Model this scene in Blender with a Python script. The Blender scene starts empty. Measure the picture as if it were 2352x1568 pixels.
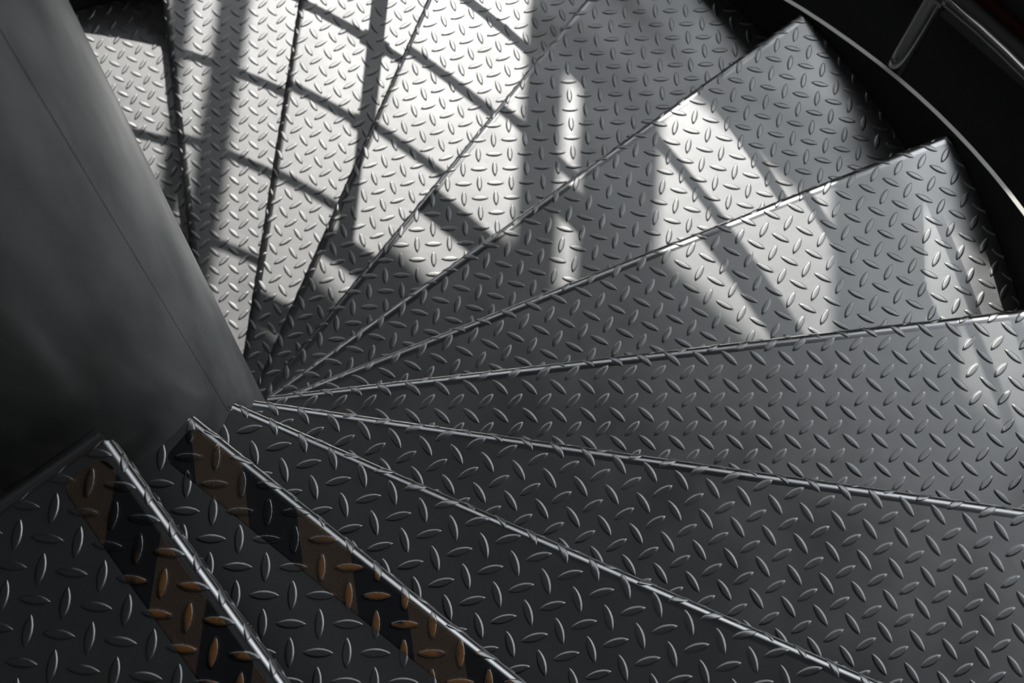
import bpy, math, random
from mathutils import Matrix, Vector
import numpy as np
random.seed(4)
C = bpy.context.scene.collection
SC = bpy.context.scene
S = 1.55                      # metres per model unit (outer tread radius = 1 unit)
DTH, RISE, Q, RC = 0.267021, 0.11067, 0.030319, 0.1303
PI = math.pi

# ------------------------------------------------------------------ camera
CAM_C = [0.51414, 0.05043, 0.99001]
CAM_R = [[0.598656, 0.800436, 0.030222], [0.766638, -0.561629, -0.311189], [-0.232113, 0.209465, -0.949867]]
F_PX = 3286.32
cd = bpy.data.cameras.new('camera'); cam = bpy.data.objects.new('camera', cd); C.objects.link(cam)
cd.sensor_width = 36.0; cd.lens = 36.0 * F_PX / 2352.0
cd.clip_start = 0.05; cd.clip_end = 200
r = CAM_R
cam.matrix_world = Matrix(((r[0][0], -r[1][0], -r[2][0], CAM_C[0]*S), (r[0][1], -r[1][1], -r[2][1], CAM_C[1]*S),
                           (r[0][2], -r[1][2], -r[2][2], CAM_C[2]*S), (0, 0, 0, 1)))
cd.dof.use_dof = True; cd.dof.focus_distance = 1.22 * S; cd.dof.aperture_fstop = 9.0
SC.camera = cam
# ------------------------------------------------------------------ colour management, world, sun
SC.view_settings.view_transform = 'Standard'; SC.view_settings.look = 'None'
SC.view_settings.gamma = 1.0; SC.view_settings.use_curve_mapping = False
SC.view_settings.exposure = 0.0
W = bpy.data.worlds.new('sky'); SC.world = W; W.use_nodes = True
wn = W.node_tree; wn.nodes.clear()
def wnode(t, **k):
    n = wn.nodes.new(t)
    for a, b in k.items(): setattr(n, a, b)
    return n
wo = wnode('ShaderNodeOutputWorld'); bg = wnode('ShaderNodeBackground')
tc = wnode('ShaderNodeTexCoord'); sx = wnode('ShaderNodeSeparateXYZ'); rp = wnode('ShaderNodeValToRGB')
wn.links.new(tc.outputs['Generated'], sx.inputs[0]); wn.links.new(sx.outputs['Z'], rp.inputs[0])
rp.color_ramp.elements[0].position = 0.0; rp.color_ramp.elements[0].color = (0.70, 0.73, 0.78, 1)
rp.color_ramp.elements[1].position = 0.9; rp.color_ramp.elements[1].color = (0.92, 0.96, 1.0, 1)
wn.links.new(rp.outputs[0], bg.inputs[0]); wn.links.new(bg.outputs[0], wo.inputs[0])
bg.inputs[1].default_value = 2.55
SUN_AZ, SUN_EL = math.radians(139.44), math.radians(43.89)
sd = bpy.data.lights.new('sun', 'SUN'); sun = bpy.data.objects.new('sun', sd); C.objects.link(sun)
sd.energy = 1.62; sd.angle = math.radians(0.53); sd.color = (1.0, 0.97, 0.93)
sdir = Vector((math.cos(SUN_AZ)*math.cos(SUN_EL), math.sin(SUN_AZ)*math.cos(SUN_EL), math.sin(SUN_EL)))
sun.rotation_euler = sdir.to_track_quat('Z', 'Y').to_euler(); sun.location = sdir * 12

# ------------------------------------------------------------------ helpers
def new_obj(name, verts, faces, mat=None, parent=None, smooth=None, mats=None, fmat=None):
    me = bpy.data.meshes.new(name)
    me.from_pydata([(v[0]*S, v[1]*S, v[2]*S) for v in verts], [], faces)
    for m in (mats or ([mat] if mat else [])): me.materials.append(m)
    if smooth is True: me.polygons.foreach_set('use_smooth', [True]*len(faces))
    elif smooth is not None: me.polygons.foreach_set('use_smooth', list(smooth))
    if fmat is not None: me.polygons.foreach_set('material_index', list(fmat))
    me.update()
    o = bpy.data.objects.new(name, me); C.objects.link(o)
    if parent: o.parent = parent
    return o
def tag(o, label=None, cat=None, group=None, kind=None):
    if label: o['label'] = label
    if cat: o['category'] = cat
    if group: o['group'] = group
    if kind: o['kind'] = kind
    return o
def empty(name, label, cat, group=None):
    o = bpy.data.objects.new(name, None); C.objects.link(o); o.empty_display_size = .1
    return tag(o, label, cat, group)

class MB:
    def __init__(s): s.v = []; s.f = []; s.sm = []
    def add(s, vs, fs, sm=False):
        b = len(s.v); s.v += [tuple(x) for x in vs]
        s.f += [tuple(i+b for i in f) for f in fs]; s.sm += [sm]*len(fs)
    def build(s, name, mat, parent=None): return new_obj(name, s.v, s.f, mat, parent, s.sm)
def box(mb, x0, x1, y0, y1, z0, z1, M=None):
    vs = [Vector((x, y, z)) for z in (z0, z1) for y in (y0, y1) for x in (x0, x1)]
    if M: vs = [M @ v for v in vs]
    mb.add(vs, [(0,2,3,1), (4,5,7,6), (0,1,5,4), (2,6,7,3), (0,4,6,2), (1,3,7,5)])
def tube(mb, pts, rad, n=20, cap=True):
    pts = [Vector(p) for p in pts]; vs = []; fs = []; m = len(pts)
    for i, p in enumerate(pts):
        t = (pts[min(i+1, m-1)] - pts[max(i-1, 0)]).normalized()
        ref = Vector((0, 0, 1)) if abs(t.z) < .9 else Vector((1, 0, 0))
        a = t.cross(ref).normalized(); b = t.cross(a)
        for k in range(n):
            c = 2*PI*k/n; vs.append(p + rad*(math.cos(c)*a + math.sin(c)*b))
    for i in range(m-1):
        for k in range(n):
            k2 = (k+1) % n; fs.append((i*n+k, i*n+k2, (i+1)*n+k2, (i+1)*n+k))
    mb.add(vs, fs, True)
    if cap: mb.add(vs, [tuple(range(n)), tuple(range((m-1)*n+n-1, (m-1)*n-1, -1))])

# ------------------------------------------------------------------ materials
def mat(name, base, metallic=0.0, rough=.5, spec=.5):
    m = bpy.data.materials.new(name); m.use_nodes = True
    b = m.node_tree.nodes['Principled BSDF']
    b.inputs['Base Color'].default_value = (*base, 1); b.inputs['Metallic'].default_value = metallic
    b.inputs['Roughness'].default_value = rough; b.inputs['Specular IOR Level'].default_value = spec
    return m
def N(m, t, **k):
    n = m.node_tree.nodes.new(t)
    for a, b in k.items(): setattr(n, a, b)
    return n
def L(m, a, b): m.node_tree.links.new(a, b)
def mottled(m, scale, lo, hi, rlo, rhi, stretch=(1, 1, 1), bump=0.0, bscale=60):
    """soft blotches of colour and gloss, small bumps"""
    b = m.node_tree.nodes['Principled BSDF']
    t = N(m, 'ShaderNodeTexCoord'); mp = N(m, 'ShaderNodeMapping'); mp.inputs['Scale'].default_value = stretch
    L(m, t.outputs['Object'], mp.inputs[0])
    n = N(m, 'ShaderNodeTexNoise'); n.inputs['Scale'].default_value = scale; n.inputs['Detail'].default_value = 5
    L(m, mp.outputs[0], n.inputs['Vector'])
    r1 = N(m, 'ShaderNodeValToRGB'); r1.color_ramp.elements[0].position = .3; r1.color_ramp.elements[1].position = .7
    r1.color_ramp.elements[0].color = (*lo, 1); r1.color_ramp.elements[1].color = (*hi, 1)
    L(m, n.outputs[0], r1.inputs[0]); L(m, r1.outputs[0], b.inputs['Base Color'])
    mr = N(m, 'ShaderNodeMapRange'); mr.inputs[1].default_value = .3; mr.inputs[2].default_value = .7
    mr.inputs[3].default_value = rhi; mr.inputs[4].default_value = rlo
    L(m, n.outputs[0], mr.inputs[0]); L(m, mr.outputs[0], b.inputs['Roughness'])
    if bump:
        n2 = N(m, 'ShaderNodeTexNoise'); n2.inputs['Scale'].default_value = bscale; n2.inputs['Detail'].default_value = 3
        L(m, mp.outputs[0], n2.inputs['Vector'])
        bp = N(m, 'ShaderNodeBump'); bp.inputs['Strength'].default_value = bump; bp.inputs['Distance'].default_value = .002
        L(m, n2.outputs[0], bp.inputs['Height']); L(m, bp.outputs[0], b.inputs['Normal'])
    return m
STEEL = mottled(mat('chequer_plate_steel', (.5,.5,.5), 1.0, .4), 9, (.50,.505,.505), (.58,.585,.585), .42, .48, bump=.15, bscale=25)
def brushed(m, mix, dcol):
    # steel reflecting through a soft-edged lobe, with a little dull oxide
    nt = m.node_tree; b = nt.nodes['Principled BSDF']; out = nt.nodes['Material Output']
    g = N(m, 'ShaderNodeBsdfAnisotropic', distribution='BECKMANN'); d = N(m, 'ShaderNodeBsdfDiffuse'); x = N(m, 'ShaderNodeMixShader')
    for a, k in (('Base Color', 'Color'), ('Roughness', 'Roughness'), ('Normal', 'Normal')):
        for l in list(b.inputs[a].links): L(m, l.from_socket, g.inputs[k])
    for l in list(b.inputs['Normal'].links): L(m, l.from_socket, d.inputs['Normal'])
    d.inputs['Color'].default_value = (*dcol, 1); x.inputs[0].default_value = mix
    L(m, g.outputs[0], x.inputs[1]); L(m, d.outputs[0], x.inputs[2]); L(m, x.outputs[0], out.inputs['Surface'])
    return m
brushed(STEEL, .14, (.22, .22, .22))
NOSE = brushed(mottled(mat('worn_nosing_steel', (.6,.6,.6), 1.0, .36), 9, (.53,.535,.535), (.61,.615,.615), .31, .36, bump=.1, bscale=25), .14, (.22, .22, .22))
COLM = mottled(mat('column_steel', (.2,.2,.2), .75, .5), 4.5, (.22,.23,.226), (.60,.61,.60), .34, .52, stretch=(2.4, 2.4, .5), bump=.5, bscale=7)
STRING = mottled(mat('stringer_steel', (.08,.08,.085), .3, .45), 4, (.03,.03,.033), (.045,.045,.05), .4, .55)
EDGE = mat('stringer_edge_lit', (.85,.83,.78), .35, .5)  # pale colour paints in the light caught by the stringer's top edge
CHROME = mat('polished_stainless', (.80,.79,.77), 1.0, .19)
DARKST = mottled(mat('dark_steel', (.1,.1,.1), .8, .4), 20, (.30,.30,.31), (.5,.5,.51), .3, .45, bump=.3, bscale=90)
WALLM = mottled(mat('wall_plaster', (.2,.2,.2), 0, .9), 2, (.20,.20,.203), (.24,.24,.243), .8, .9)
FLOORM = mottled(mat('floor_dark', (.02,.02,.02), 0, .7), 1.5, (.14,.14,.143), (.17,.17,.173), .6, .8)
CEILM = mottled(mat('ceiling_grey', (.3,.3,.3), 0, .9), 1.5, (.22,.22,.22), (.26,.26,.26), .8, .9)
SOFFIT = mottled(mat('soffit_dark', (.6,.6,.6), 0, .9), 1.5, (.07,.07,.07), (.09,.09,.09), .8, .9)  # soffit toned dark to dim what the middle treads reflect
LEDGE = mat('ledge_grey', (.42,.42,.41), 0, .6)
REDP = mat('red_paint', (.13,.02,.015), 0, .45)
LOWWALL = mat('dark_dado', (.06,.06,.065), 0, .8)
FRAME = mat('window_frame_dark', (.03,.03,.032), .2, .5)

# ------------------------------------------------------------------ treads
# z, nosing angle, nosing offset, stud lattice angle, lattice origin
TR = [
(-0.01598,0.02603,-0.00777,0.03375,-0.05338,0.00473),
(-0.10920,0.26661,0.01323,0.14224,-0.00604,0.00778),
(-0.22240,0.52270,0.01798,0.40661,-0.01434,-0.00866),
(-0.33261,0.79239,0.01173,0.67531,-0.01097,-0.01892),
(-0.44271,1.05701,0.01035,0.94457,-0.03123,-0.01006),
(-0.55252,1.33370,0.00034,1.22138,0.00895,-0.00730),
(-0.66431,1.59577,0.00671,1.48555,0.01047,-0.01492),
(-0.77454,1.86933,0.00833,1.75744,-0.01230,-0.02419),
(-0.88544,2.14719,0.00603,2.03385,-0.01343,-0.01647),
(-0.99604,2.40839,0.00544,2.29468,0.00193,-0.01461),
(-1.10659,2.66987,0.01562,2.55457,0.00879,-0.01722),
(-1.21732,2.93723,0.00825,2.82117,0.01142,-0.02689),
]
RIN = [.1555, .1535, .1475, .1415] + [.140]*10
RHO, LIP, TH, OVER, ROUT = .0096, .030, .0032, .045, .9985
PITCH = Q / math.sqrt(2)
SL, SW, SH = PITCH*.535, PITCH*.160, .00112      # stud half length, half width, height

def frame(n):
    z, a, d = TR[n][:3]
    return (math.cos(a), math.sin(a)), (-math.sin(a), math.cos(a)), d, z
def bend(s):
    """plate profile: flat coordinate across the nosing -> (s, dz, normal s, normal z)"""
    a = s + RHO
    if a <= 0: return s, 0.0, 0.0, 1.0
    th = a / RHO
    if th <= PI/2: return -RHO + RHO*math.sin(th), -RHO*(1-math.cos(th)), math.sin(th), math.cos(th)
    return 0.0, -RHO - (a - RHO*PI/2), 1.0, 0.0
def stud_h(a, b):
    """height of a lens-shaped stud at (a along, b across)"""
    t = abs(a) / SL
    if t >= 1: return 0.0
    w = SW * (1 - t*t)**.9
    k = abs(b) / w
    if k >= 1: return 0.0
    return SH * min(1, (1-t)*7) * (min(1, (1-k)*4.5)*.84 + .16*(1-k*k))
def studs(n, keep):
    """stud centres (world x, y) and axis direction"""
    z, na, d, psi, ox, oy = TR[n]
    b = n*DTH; O = (math.cos(b)*ox - math.sin(b)*oy, math.sin(b)*ox + math.cos(b)*oy)
    e1 = (Q*math.cos(psi), Q*math.sin(psi)); e2 = (-Q*math.sin(psi), Q*math.cos(psi)); out = []
    sg = 1 if n <= 5 else -1
    for i in range(-42, 43):
        for j in range(-42, 43):
            for h in (0, .5):
                x = O[0] + (i+h)*e1[0] + (j+h)*e2[0]; y = O[1] + (i+h)*e1[1] + (j+h)*e2[1]
                if not keep(x, y): continue
                k = sg if h == 0 else -sg
                ax = (e1[0]+k*e2[0], e1[1]+k*e2[1]); l = math.hypot(*ax)
                out.append((x, y, ax[0]/l, ax[1]/l))
    return out
AST = [-1.03, -.94, -.8, -.6, -.35, 0, .35, .6, .8, .94, 1.03]
BST = [-1.28, -1.12, -1, -.90, -.80, -.45, 0, .45, .80, .90, 1, 1.12, 1.28]
BH = [-.08, .01, .12, .62, .90, .985, 1.0, .985, .90, .62, .12, .01, -.08]
def back_line(n):
    """signed distance behind the nosing of the tread above"""
    if n == 0: return None
    z, a, d = TR[n-1][:3]
    v = (-math.sin(a), math.cos(a))
    return lambda x, y: x*v[0] + y*v[1] - d + OVER
def make_tread(n, label):
    u, v, d, z = frame(n); rin = RIN[n]; bl = back_line(n)
    root = empty('stair_tread' if n else 'stair_landing', label, 'stair tread' if n else 'stair landing',
                 'chequered plate treads of the spiral stair' if n else None)
    root.location = (0, 0, z*S)
    loc = lambda x, y: (x*u[0]+y*u[1], x*v[0]+y*v[1]-d)
    wor = lambda a, s: (a*u[0]+(s+d)*v[0], a*u[1]+(s+d)*v[1])
    # ---- flat plate outline
    out = []
    F0_ = RHO + .003
    if n:
        a0 = math.atan2(*reversed(wor(math.sqrt(rin**2-(d-F0_)**2), -F0_)))
        a1 = math.atan2(*reversed(wor(math.sqrt(ROUT**2-(d-F0_)**2), -F0_)))
        def backang(rad):
            lo, hi = a1 - .6, a1
            for _ in range(40):
                m = (lo+hi)/2
                if bl(rad*math.cos(m), rad*math.sin(m)) > 0: hi = m
                else: lo = m
            return hi
        while a0 < a1 - PI: a0 += 2*PI
        b0, b1 = backang(rin), backang(ROUT)
        if b0 > a0 - .02: b0 = a0 - .3
        K = 28
        out += [(rin*math.cos(a0+(b0-a0)*k/10), rin*math.sin(a0+(b0-a0)*k/10)) for k in range(11)]
        out += [(ROUT*math.cos(b1+(a1-b1)*k/K), ROUT*math.sin(b1+(a1-b1)*k/K)) for k in range(K+1)]
    else:
        s0 = -.80; out += [wor(rin, -F0_), wor(rin, s0)]
        t0 = math.atan2(s0+d, math.sqrt(ROUT**2-(s0+d)**2)); t1 = math.atan2(-F0_+d, math.sqrt(ROUT**2-(d-F0_)**2))
        for k in range(29):
            t = t0+(t1-t0)*k/28; out.append((ROUT*math.cos(t)*u[0]+ROUT*math.sin(t)*v[0], ROUT*math.cos(t)*u[1]+ROUT*math.sin(t)*v[1]))
    m = len(out); mb = MB()
    mb.add([(x, y, 0) for x, y in out] + [(x, y, -TH) for x, y in out],
           [tuple(range(m)), tuple(range(2*m-1, m-1, -1))] + [(k, k+m, (k+1) % m+m, (k+1) % m) for k in range(m)])
    # ---- studs
    def inside(x, y):
        a, s = loc(x, y); rr = math.hypot(x, y)
        if s > RHO*.57+LIP+.01 or a < 0: return False
        if rr > ROUT + SL*.8: return False
        if n == 0: return a > rin - SL*.8 and s > -.79
        return rr > rin - SL*.8 and bl(x, y) > -SL*.2
    for cx, cy, ax, ay in studs(n, inside):
        vs = []; fs = []; nb = len(BST)
        for t in AST:
            w = SW * max(0, 1-t*t)**.9
            tip = min(1, max(0, (1-abs(t))*8))
            for q, hq in zip(BST, BH):
                lat = q*w if abs(q) <= 1 else math.copysign(w + (abs(q)-1)*SW*(.35+.65*tip), q)
                px = cx + ax*t*SL - ay*lat; py = cy + ay*t*SL + ax*lat
                a, s = loc(px, py)
                h = SH*(hq*tip if hq > 0 else hq) - (.0001 if abs(t) > 1 else 0)
                h *= 1 - .42*min(1, max(0, (s+RHO)/RHO))
                # trimmed where the plate was cut
                rr = math.hypot(a, s+d)
                if rr > ROUT-.0004: a *= (ROUT-.0004)/rr; s = (s+d)*(ROUT-.0004)/rr - d
                if n and rr < rin+.0004: f = (rin+.0004)/rr; a *= f; s = (s+d)*f - d
                if n == 0 and a < rin+.0004: a = rin+.0004
                s = min(s, RHO*.57+LIP-.0004)
                s2, dz, ns, nz = bend(s)
                x, y = wor(a, s2 + ns*h); vs.append((x, y, dz + nz*h))
        for i in range(len(AST)-1):
            for k in range(nb-1):
                fs.append((i*nb+k, (i+1)*nb+k, (i+1)*nb+k+1, i*nb+k+1))
        mb.add(vs, fs, True)
    mb.build('tread_plate' if n else 'landing_plate', STEEL, root)
    # ---- bent nosing lip
    prof = [(-F0_, 0), (-RHO, 0)] + [(-RHO+RHO*math.sin(t), -RHO+RHO*math.cos(t)) for t in [PI/2*k/12 for k in range(1, 13)]] + [(0, -LIP)]
    ri = RHO-TH; inner = [(-TH, -LIP)] + [(-RHO+ri*math.sin(t), -RHO+ri*math.cos(t)) for t in [PI/2*k/4 for k in range(4, -1, -1)]] + [(-F0_, -TH)]
    M = 3; nb_ = MB()
    def strip(pr):
        vs = []; mm = len(pr)
        for j in range(M):
            for s, dz in pr:
                lo = math.sqrt(rin**2-(s+d)**2) if n else rin; hi = math.sqrt(ROUT**2-(s+d)**2)
                x, y = wor(lo+(hi-lo)*j/(M-1), s); vs.append((x, y, dz))
        nb_.add(vs, [(j*mm+k, (j+1)*mm+k, (j+1)*mm+k+1, j*mm+k+1) for j in range(M-1) for k in range(mm-1)], True)
        return vs, mm
    v1, m1 = strip(prof); strip([prof[-1], inner[0]]); v2, m2 = strip(inner)
    e0 = v1[:m1] + v2[:m2]; e1_ = v1[-m1:] + v2[-m2:]; mm = m1 + m2
    nb_.add(e0, [tuple(range(mm))]); nb_.add(e1_, [tuple(range(mm-1, -1, -1))])
    o = nb_.build('nosing', NOSE, root)
    # keep the bend smooth, the flat sides crisp
    return root

labels = {
 0: 'topmost chequered landing in the lower left corner, brown and black tape along its edge',
 1: 'chequered tread one step below the landing, the only other one with hazard tape',
 2: 'untaped dark chequered steel tread directly below the second taped step',
 3: 'second untaped chequered tread below the taped ones, edge running gently down to the right',
 4: 'widest grey chequered tread, sunlit only at its right end, its front edge rising slightly right',
 5: 'chequered tread with three sunlit patches, front corner touching the curved stringer at the right edge',
 6: 'chequered tread whose front corner meets the stringer closest to the chrome post',
 7: 'chequered tread at top centre, half sunlit, with one narrow vertical sun patch',
 8: 'brightest sunlit chequered tread at top, crossed by two thin diagonal rail shadows',
 9: 'sunlit narrow chequered tread crossed by a vertical post shadow and rail shadows',
 10: 'chequered tread with soft grey vertical shadow bands, beside the black gap next to the column',
 11: 'lowest visible chequered tread behind the column, mostly black with one bright sun patch',
}
roots = [make_tread(n, labels[n]) for n in range(len(TR))]

# raised edge bar on the column side of the landing
u, v, d, z = frame(0)
mb = MB()
P = lambda a, s, dz: (a*u[0]+(s+d)*v[0], a*u[1]+(s+d)*v[1], dz)
pts = [P(.1500 - .0000*k, -.004-.05*k, .0012) for k in range(16)]
tube(mb, pts, .0062, 16)
vs = [P(.1500, -.004, .006), P(.1500, -.76, .006), P(.1500, -.76, -.05), P(.1500, -.004, -.05), P(.1462, -.004, .006), P(.1462, -.76, .006), P(.1462, -.76, -.05), P(.1462, -.004, -.05)]
mb.add([(x, y, zz-.006) for x, y, zz in vs], [(0,1,2,3), (7,6,5,4), (0,4,5,1), (3,2,6,7), (0,3,7,4), (1,5,6,2)])
mb.build('edge_bar', NOSE, roots[0])

# ------------------------------------------------------------------ hazard tape
def tape_mat():
    m = bpy.data.materials.new('hazard_tape'); m.use_nodes = True
    b = m.node_tree.nodes['Principled BSDF']
    uv = N(m, 'ShaderNodeUVMap'); uv.uv_map = 'tape'
    sp = N(m, 'ShaderNodeSeparateXYZ'); L(m, uv.outputs[0], sp.inputs[0])
    fr = N(m, 'ShaderNodeMath', operation='FRACT'); L(m, sp.outputs['X'], fr.inputs[0])
    gt = N(m, 'ShaderNodeMapRange'); gt.inputs[1].default_value = .495; gt.inputs[2].default_value = .505; L(m, fr.outputs[0], gt.inputs[0])
    tc = N(m, 'ShaderNodeTexCoord')
    gr = N(m, 'ShaderNodeTexNoise'); gr.inputs['Scale'].default_value = 900; gr.inputs['Detail'].default_value = 2; L(m, tc.outputs['Object'], gr.inputs['Vector'])
    bl = N(m, 'ShaderNodeTexNoise'); bl.inputs['Scale'].default_value = 45; bl.inputs['Detail'].default_value = 6; L(m, tc.outputs['Object'], bl.inputs['Vector'])
    mx = N(m, 'ShaderNodeMix', data_type='RGBA'); L(m, gt.outputs[0], mx.inputs[0])
    mx.inputs[6].default_value = (.140, .096, .066, 1); mx.inputs[7].default_value = (.020, .021, .024, 1)
    gm = N(m, 'ShaderNodeMapRange'); gm.inputs[1].default_value = .35; gm.inputs[2].default_value = .7; gm.inputs[3].default_value = .45; gm.inputs[4].default_value = 1.5
    L(m, gr.outputs[0], gm.inputs[0])
    vm = N(m, 'ShaderNodeVectorMath', operation='SCALE'); L(m, mx.outputs[2], vm.inputs[0]); L(m, gm.outputs[0], vm.inputs['Scale'])
    at = N(m, 'ShaderNodeAttribute'); at.attribute_name = 'wear'
    wr = N(m, 'ShaderNodeMath', operation='MULTIPLY'); L(m, at.outputs['Fac'], wr.inputs[0])
    wb = N(m, 'ShaderNodeMapRange'); wb.inputs[1].default_value = .34; wb.inputs[2].default_value = .46; L(m, bl.outputs[0], wb.inputs[0]); L(m, wb.outputs[0], wr.inputs[1])
    m2 = N(m, 'ShaderNodeMix', data_type='RGBA'); L(m, wr.outputs[0], m2.inputs[0]); L(m, vm.outputs[0], m2.inputs[6]); m2.inputs[7].default_value = (.42, .19, .06, 1)
    L(m, m2.outputs[2], b.inputs['Base Color']); b.inputs['Roughness'].default_value = .75
    rr = N(m, 'ShaderNodeMapRange'); rr.inputs[3].default_value = .8; rr.inputs[4].default_value = .38; L(m, wr.outputs[0], rr.inputs[0]); L(m, rr.outputs[0], b.inputs['Roughness'])
    bp = N(m, 'ShaderNodeBump'); bp.inputs['Strength'].default_value = .5; bp.inputs['Distance'].default_value = .0006
    L(m, gr.outputs[0], bp.inputs['Height']); L(m, bp.outputs[0], b.inputs['Normal'])
    return m
TAPE = tape_mat()
def make_tape(n, ua, ub, sa, sb, stripe, wear0, rc, label):
    u, v, d, z = frame(n); loc = lambda x, y: (x*u[0]+y*u[1], x*v[0]+y*v[1]-d)
    st = studs(n, lambda x, y: (lambda q: ua-.03 < q[0] < ub+.03 and sa-.03 < q[1] < sb+.03)(loc(x, y)))
    st = [(*loc(x, y), ax*u[0]+ay*u[1], ax*v[0]+ay*v[1]) for x, y, ax, ay in st]
    step = .0008; nu = int((ub-ua)/step); ns = int((sb-sa)/step)
    H = np.zeros((nu+1, ns+1)); cells = {}
    U = ua + np.arange(nu+1)*(ub-ua)/nu; Sx = sa + np.arange(ns+1)*(sb-sa)/ns
    for a, s, ax, as_ in st:
        for i in range(max(0, int((a-SL-ua)/step)-1), min(nu, int((a+SL-ua)/step)+2)+1):
            for j in range(max(0, int((s-SL-sa)/step)-1), min(ns, int((s+SL-sa)/step)+2)+1):
                da, ds = U[i]-a, Sx[j]-s
                h = stud_h((da*ax+ds*as_)*1.0, (-da*as_+ds*ax)*1.04)
                if h > H[i, j]: H[i, j] = h
    raw = H.copy()
    Hs = H.copy()
    for _ in range(2):
        Hs[1:-1, 1:-1] = (Hs[:-2, 1:-1]+Hs[2:, 1:-1]+Hs[1:-1, :-2]+Hs[1:-1, 2:]+2*Hs[1:-1, 1:-1])/6
    Hs *= 1.04
    vs = []; wear = []; uvs = []
    for i in range(nu+1):
        for j in range(ns+1):
            a, s = U[i], Sx[j]
            # rounded inner corners
            e = min(s-sa, sb-s)
            off = rc - math.sqrt(max(0, rc*rc-(rc-e)**2)) if e < rc else 0
            aa = a + off*max(0, 1-(a-ua)/.03)
            edge = i in (0, nu) or j in (0, ns)
            h = Hs[i, j]*(1 - .42*min(1, max(0, (s+RHO)/RHO))) + (.00028 if not edge else .00002)
            s2, dz, nsn, nz = bend(s)
            vs.append(((aa)*u[0]+(s2+nsn*h+d)*v[0], aa*u[1]+(s2+nsn*h+d)*v[1], z+dz+nz*h))
            k = min(1, max(0, (Hs[i, j]/SH-.58)*6)) * min(1, max(0, (aa-wear0)/.03))
            wear.append(k); uvs.append(((aa+1.08*s-stripe[0])/(2*stripe[1]), s))
    w = ns+1; fs = [(i*w+j, (i+1)*w+j, (i+1)*w+j+1, i*w+j+1) for i in range(nu) for j in range(ns)]
    o = new_obj('hazard_tape', vs, fs, TAPE, None, True)
    me = o.data; at = me.attributes.new('wear', 'FLOAT', 'POINT'); at.data.foreach_set('value', wear)
    uvl = me.uv_layers.new(name='tape'); li = np.zeros(len(me.loops), dtype=np.int32); me.loops.foreach_get('vertex_index', li)
    uvl.data.foreach_set('uv', np.array(uvs)[li].ravel())
    return tag(o, label, 'safety tape', 'hazard tape strips on the top steps')
make_tape(0, .163, .90, -.0475, -.0108, (.1118, .0563), .235, .012, 'worn brown and black hazard tape stuck along the edge of the topmost landing')
make_tape(1, .160, .92, -.0410, -.0070, (.1497, .0547), .29, .008, 'worn brown and black hazard tape along the edge of the step below the landing')

# ------------------------------------------------------------------ column
root = empty('central_column', 'thick round dark grey steel column the stair winds around', 'column')
mb = MB(); K = 128; ZB, ZT = -2.60, 2.1
mb.add([(RC*math.cos(2*PI*k/K), RC*math.sin(2*PI*k/K), zz) for zz in (ZB, ZT) for k in range(K)],
       [(k, (k+1) % K, K+(k+1) % K, K+k) for k in range(K)], True)
mb.build('column_shaft', COLM, root)
mb = MB()
a = math.radians(38.5)
tube(mb, [(RC*.9985*math.cos(a), RC*.9985*math.sin(a), -2.4+.04*k) for k in range(112)], .0005, 8)
tag(mb.build('weld_seam', COLM, root), 'faint vertical weld seam')

# ------------------------------------------------------------------ stringer
def zhel(ph):   # ph in radians; line through the nosing corners
    return -RISE*ph/DTH if ph > 0 else 0.0
def ztop(ph):
    dgr = math.degrees(ph)
    if ph <= 0: return .02
    return zhel(ph) + min(.02, max(.003, .0065-.00065*(dgr-82)))
root = empty('stair_stringer', 'curved dark steel stringer plate closing the outer ends of the treads', 'stringer')
mb = MB(); me_ = MB(); vs = []; A = [math.radians(x) for x in np.arange(-50, 262, 2)]
R0, R1 = 1.0, 1.0055
for ph in A:
    zt = ztop(ph)
    for rr, zz in ((R0, zt), (R1, zt), (R1, zt-.20), (R0, zt-.20)):
        vs.append((rr*math.cos(ph), rr*math.sin(ph), zz))
n4 = len(A)
side = []; top = []
for i in range(n4-1):
    for k in range(4):
        f = (i*4+k, (i+1)*4+k, (i+1)*4+(k+1) % 4, i*4+(k+1) % 4)
        (top if k == 0 else side).append(f)
mb.add(vs, side, True); mb.add(vs, [(0,1,2,3), tuple((n4-1)*4+k for k in (3,2,1,0))])
mb.build('stringer_plate', STRING, root)
tv = []
for ph in A:
    zt = ztop(ph)
    for rr, zz in ((R0-.0002, zt), (R0, zt+.0006), (R1, zt+.0006), (R1+.0002, zt)):
        tv.append((rr*math.cos(ph), rr*math.sin(ph), zz))
me_.add(tv, [(i*4+k, (i+1)*4+k, (i+1)*4+k+1, i*4+k+1) for i in range(n4-1) for k in range(3)], False)
tag(me_.build('stringer_top_edge', EDGE, root), 'top edge painted bright to look lit')

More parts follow.
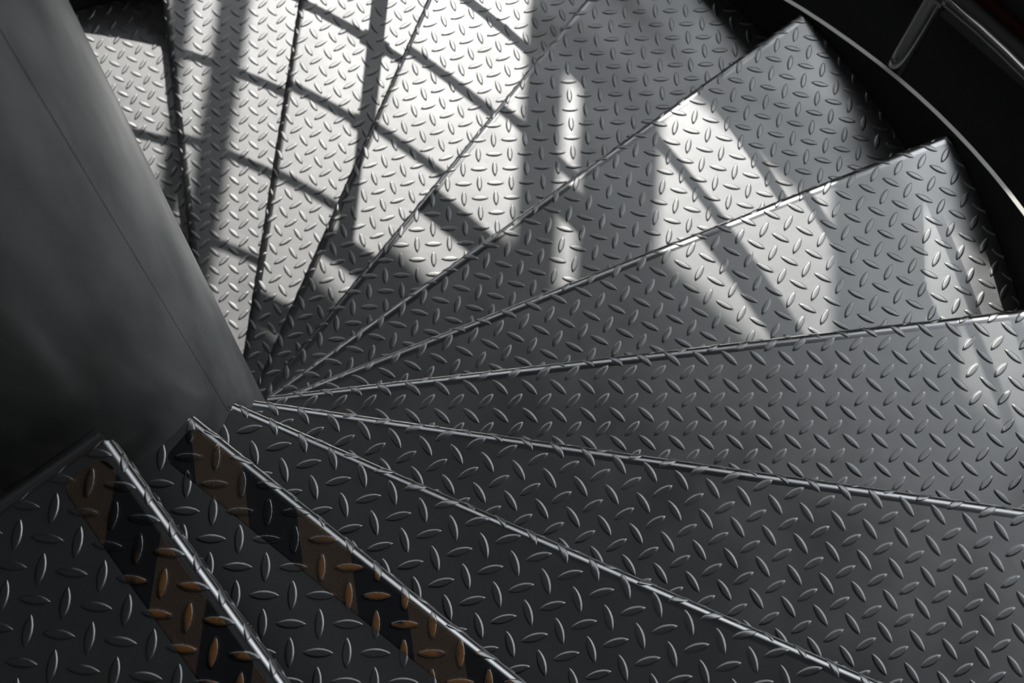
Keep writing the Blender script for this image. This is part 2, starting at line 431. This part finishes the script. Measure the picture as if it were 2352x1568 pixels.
# ------------------------------------------------------------------ railing
root = empty('stair_railing', 'polished stainless railing with round posts and thin curved rails outside the stringer', 'railing')
PR, RR = 1.0195, 1.0112
def helix(hh, r0, a0, a1, st=2.5): 
    out = []; x = a0
    while x <= a1:
        ph = math.radians(x); out.append((r0*math.cos(ph), r0*math.sin(ph), (zhel(ph) if ph > 0 else 0)+hh)); x += st
    return out
for hh in (.1769, .3175, .4636):
    mb = MB(); tube(mb, helix(hh, RR, -46, 258), .0062, 20); mb.build('rail', CHROME, root)
mb = MB(); tube(mb, helix(.668, RR, -46, 258), .0165, 24); mb.build('handrail', CHROME, root)
for deg in (-11.6, 35.9, 83.25, 131.3, 178.9, 226.5):
    ph = math.radians(deg); zb = ztop(ph); c, s = math.cos(ph), math.sin(ph)
    mb = MB(); tube(mb, [(PR*c, PR*s, zb-.13), (PR*c, PR*s, zb+.2), (PR*c, PR*s, zhel(ph)+.655)], .0132, 32)
    post = mb.build('post', CHROME, root)
    # bolts through the post into the stringer
    for dz in (.022, -.06):
        mb = MB(); q0 = PR-.0125; t = (-s, c)
        zz = zb + dz
        if dz > 0:
            tube(mb, [((q0-.004)*c, (q0-.004)*s, zz), ((q0+.003)*c, (q0+.003)*s, zz)], .0045, 6)
        else:
            tube(mb, [((PR+.010)*c, (PR+.010)*s, zz), ((PR+.018)*c, (PR+.018)*s, zz)], .0045, 6)
        mb.build('bolt', DARKST, post)
    for hh in (.1769, .3175, .4636):
        mb = MB(); d1 = math.radians(1.15)
        tube(mb, [((RR)*math.cos(ph+e), (RR)*math.sin(ph+e), zhel(ph+e)+hh) for e in (-d1, 0, d1)], .0098, 20)
        mb.build('rail_clamp', CHROME, post)

# ------------------------------------------------------------------ the hall around the stair
k = -.9315; sv = Vector((math.cos(SUN_AZ), math.sin(SUN_AZ))); nv = Vector((sv.y, -sv.x))
dv = (nv + k*sv); dl = dv.length; dv /= dl
DIST = 2.5; F0 = sv*DIST                       # facade passes through F0, runs along dv
outn = Vector((-dv.y, dv.x))
ZH, ZS, ZLOW, ZFL, ZC = 1.121, .668, .34, -2.6, 2.1
M = Matrix(((dv.x, outn.x, 0, F0.x), (dv.y, outn.y, 0, F0.y), (0, 0, 1, 0), (0, 0, 0, 1)))
T0, T1 = -2.2, 6.6
wins = [(-.62, -.206, ZLOW), (-.174, -.126, ZLOW), (-.080, .39, ZLOW), (.437, .468, ZS-.04), (.560, .762, ZS), (.858, 1.02, ZS+.05), (1.06, 2.0, .3), (2.04, 3.0, .3)]  # unseen openings shaped to throw the sun patches; last two added to brighten
wins = [(a*dl-.0186, b*dl, c) for a, b, c in wins]
TW = .02
mb = MB()
x = T0
for a, b, zl in wins:
    box(mb, x, a, 0, TW, ZFL, ZH, M)
    box(mb, a, b, 0, TW, ZFL, zl, M); x = b
box(mb, x, T1, 0, TW, ZFL, ZH, M)
tag(mb.build('wall_window_side', WALLM), kind='structure')
for i, (a, b, zl) in enumerate(wins):
    mb = MB(); f = .006
    for q in ((a, a+f, zl, ZH), (b-f, b, zl, ZH), (a, b, zl, zl+f), (a, b, ZH-f, ZH)):
        box(mb, q[0], q[1], -.01, 0, q[2], q[3], M)
    tag(mb.build('window_%d' % (i+1), FRAME), kind='structure')
DEP = 6.2
LW = [(-.85, -.15)]; LZ0, LZ1 = -.4, 1.0
mb = MB(); y = TW
for y0, y1 in LW:
    box(mb, T0-TW, T0, y1, y, ZFL, ZC, M); box(mb, T0-TW, T0, y0, y1, ZFL, LZ0, M); box(mb, T0-TW, T0, y0, y1, LZ1, ZC, M); y = y0
box(mb, T0-TW, T0, -DEP, y, ZFL, ZC, M); tag(mb.build('wall_left', WALLM), kind='structure')
for i, (y0, y1) in enumerate(LW):
    mb = MB(); f = .015
    for q in ((y0, y0+f, LZ0, LZ1), (y1-f, y1, LZ0, LZ1), (y0, y1, LZ0, LZ0+f), (y0, y1, LZ1-f, LZ1), ((y0+y1)/2-.008, (y0+y1)/2+.008, LZ0, LZ1)):
        box(mb, T0, T0+.012, q[0], q[1], q[2], q[3], M)
    tag(mb.build('window_%d' % (len(wins)+i+1), FRAME), kind='structure')
for nm, q in (('wall_right', (T1, T1+TW, -DEP, TW)), ('wall_back', (T0-TW, T1+TW, -DEP-TW, -DEP))):
    mb = MB(); box(mb, *q, ZFL, ZC, M); tag(mb.build(nm, WALLM), kind='structure')
mb = MB(); box(mb, T0-TW, T1+TW, -DEP-TW, TW, ZFL-.08, ZFL, M); tag(mb.build('floor', FLOORM), kind='structure')
# flat ceiling, then an unseen soffit sloping down, added to stop the high sun
mb = MB(); box(mb, T0-TW, T1+TW, -DEP-TW, -1.1, ZC, ZC+.08, M); tag(mb.build('ceiling', CEILM), kind='structure')
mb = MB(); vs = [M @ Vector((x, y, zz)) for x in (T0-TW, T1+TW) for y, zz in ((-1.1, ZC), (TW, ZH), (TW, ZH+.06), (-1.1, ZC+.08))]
mb.add(vs, [(3,2,1,0), (4,5,6,7), (0,1,5,4), (1,2,6,5), (2,3,7,6), (3,0,4,7)]); tag(mb.build('added_soffit', SOFFIT), kind='structure')

# ledge and pipe low on the window wall, seen past the stair
mb = MB(); box(mb, T0, T1, -.05, 0, -1.605, -1.53, M); tag(mb.build('trim_2', LEDGE), kind='structure')
mb = MB(); tube(mb, [M @ Vector((T0+.3+.4*i, -.022, -1.508)) for i in range(20)], .014, 16)
tag(mb.build('wall_pipe', REDP), 'dark red pipe running along the wall ledge behind the chrome rail, top right corner', 'pipe')
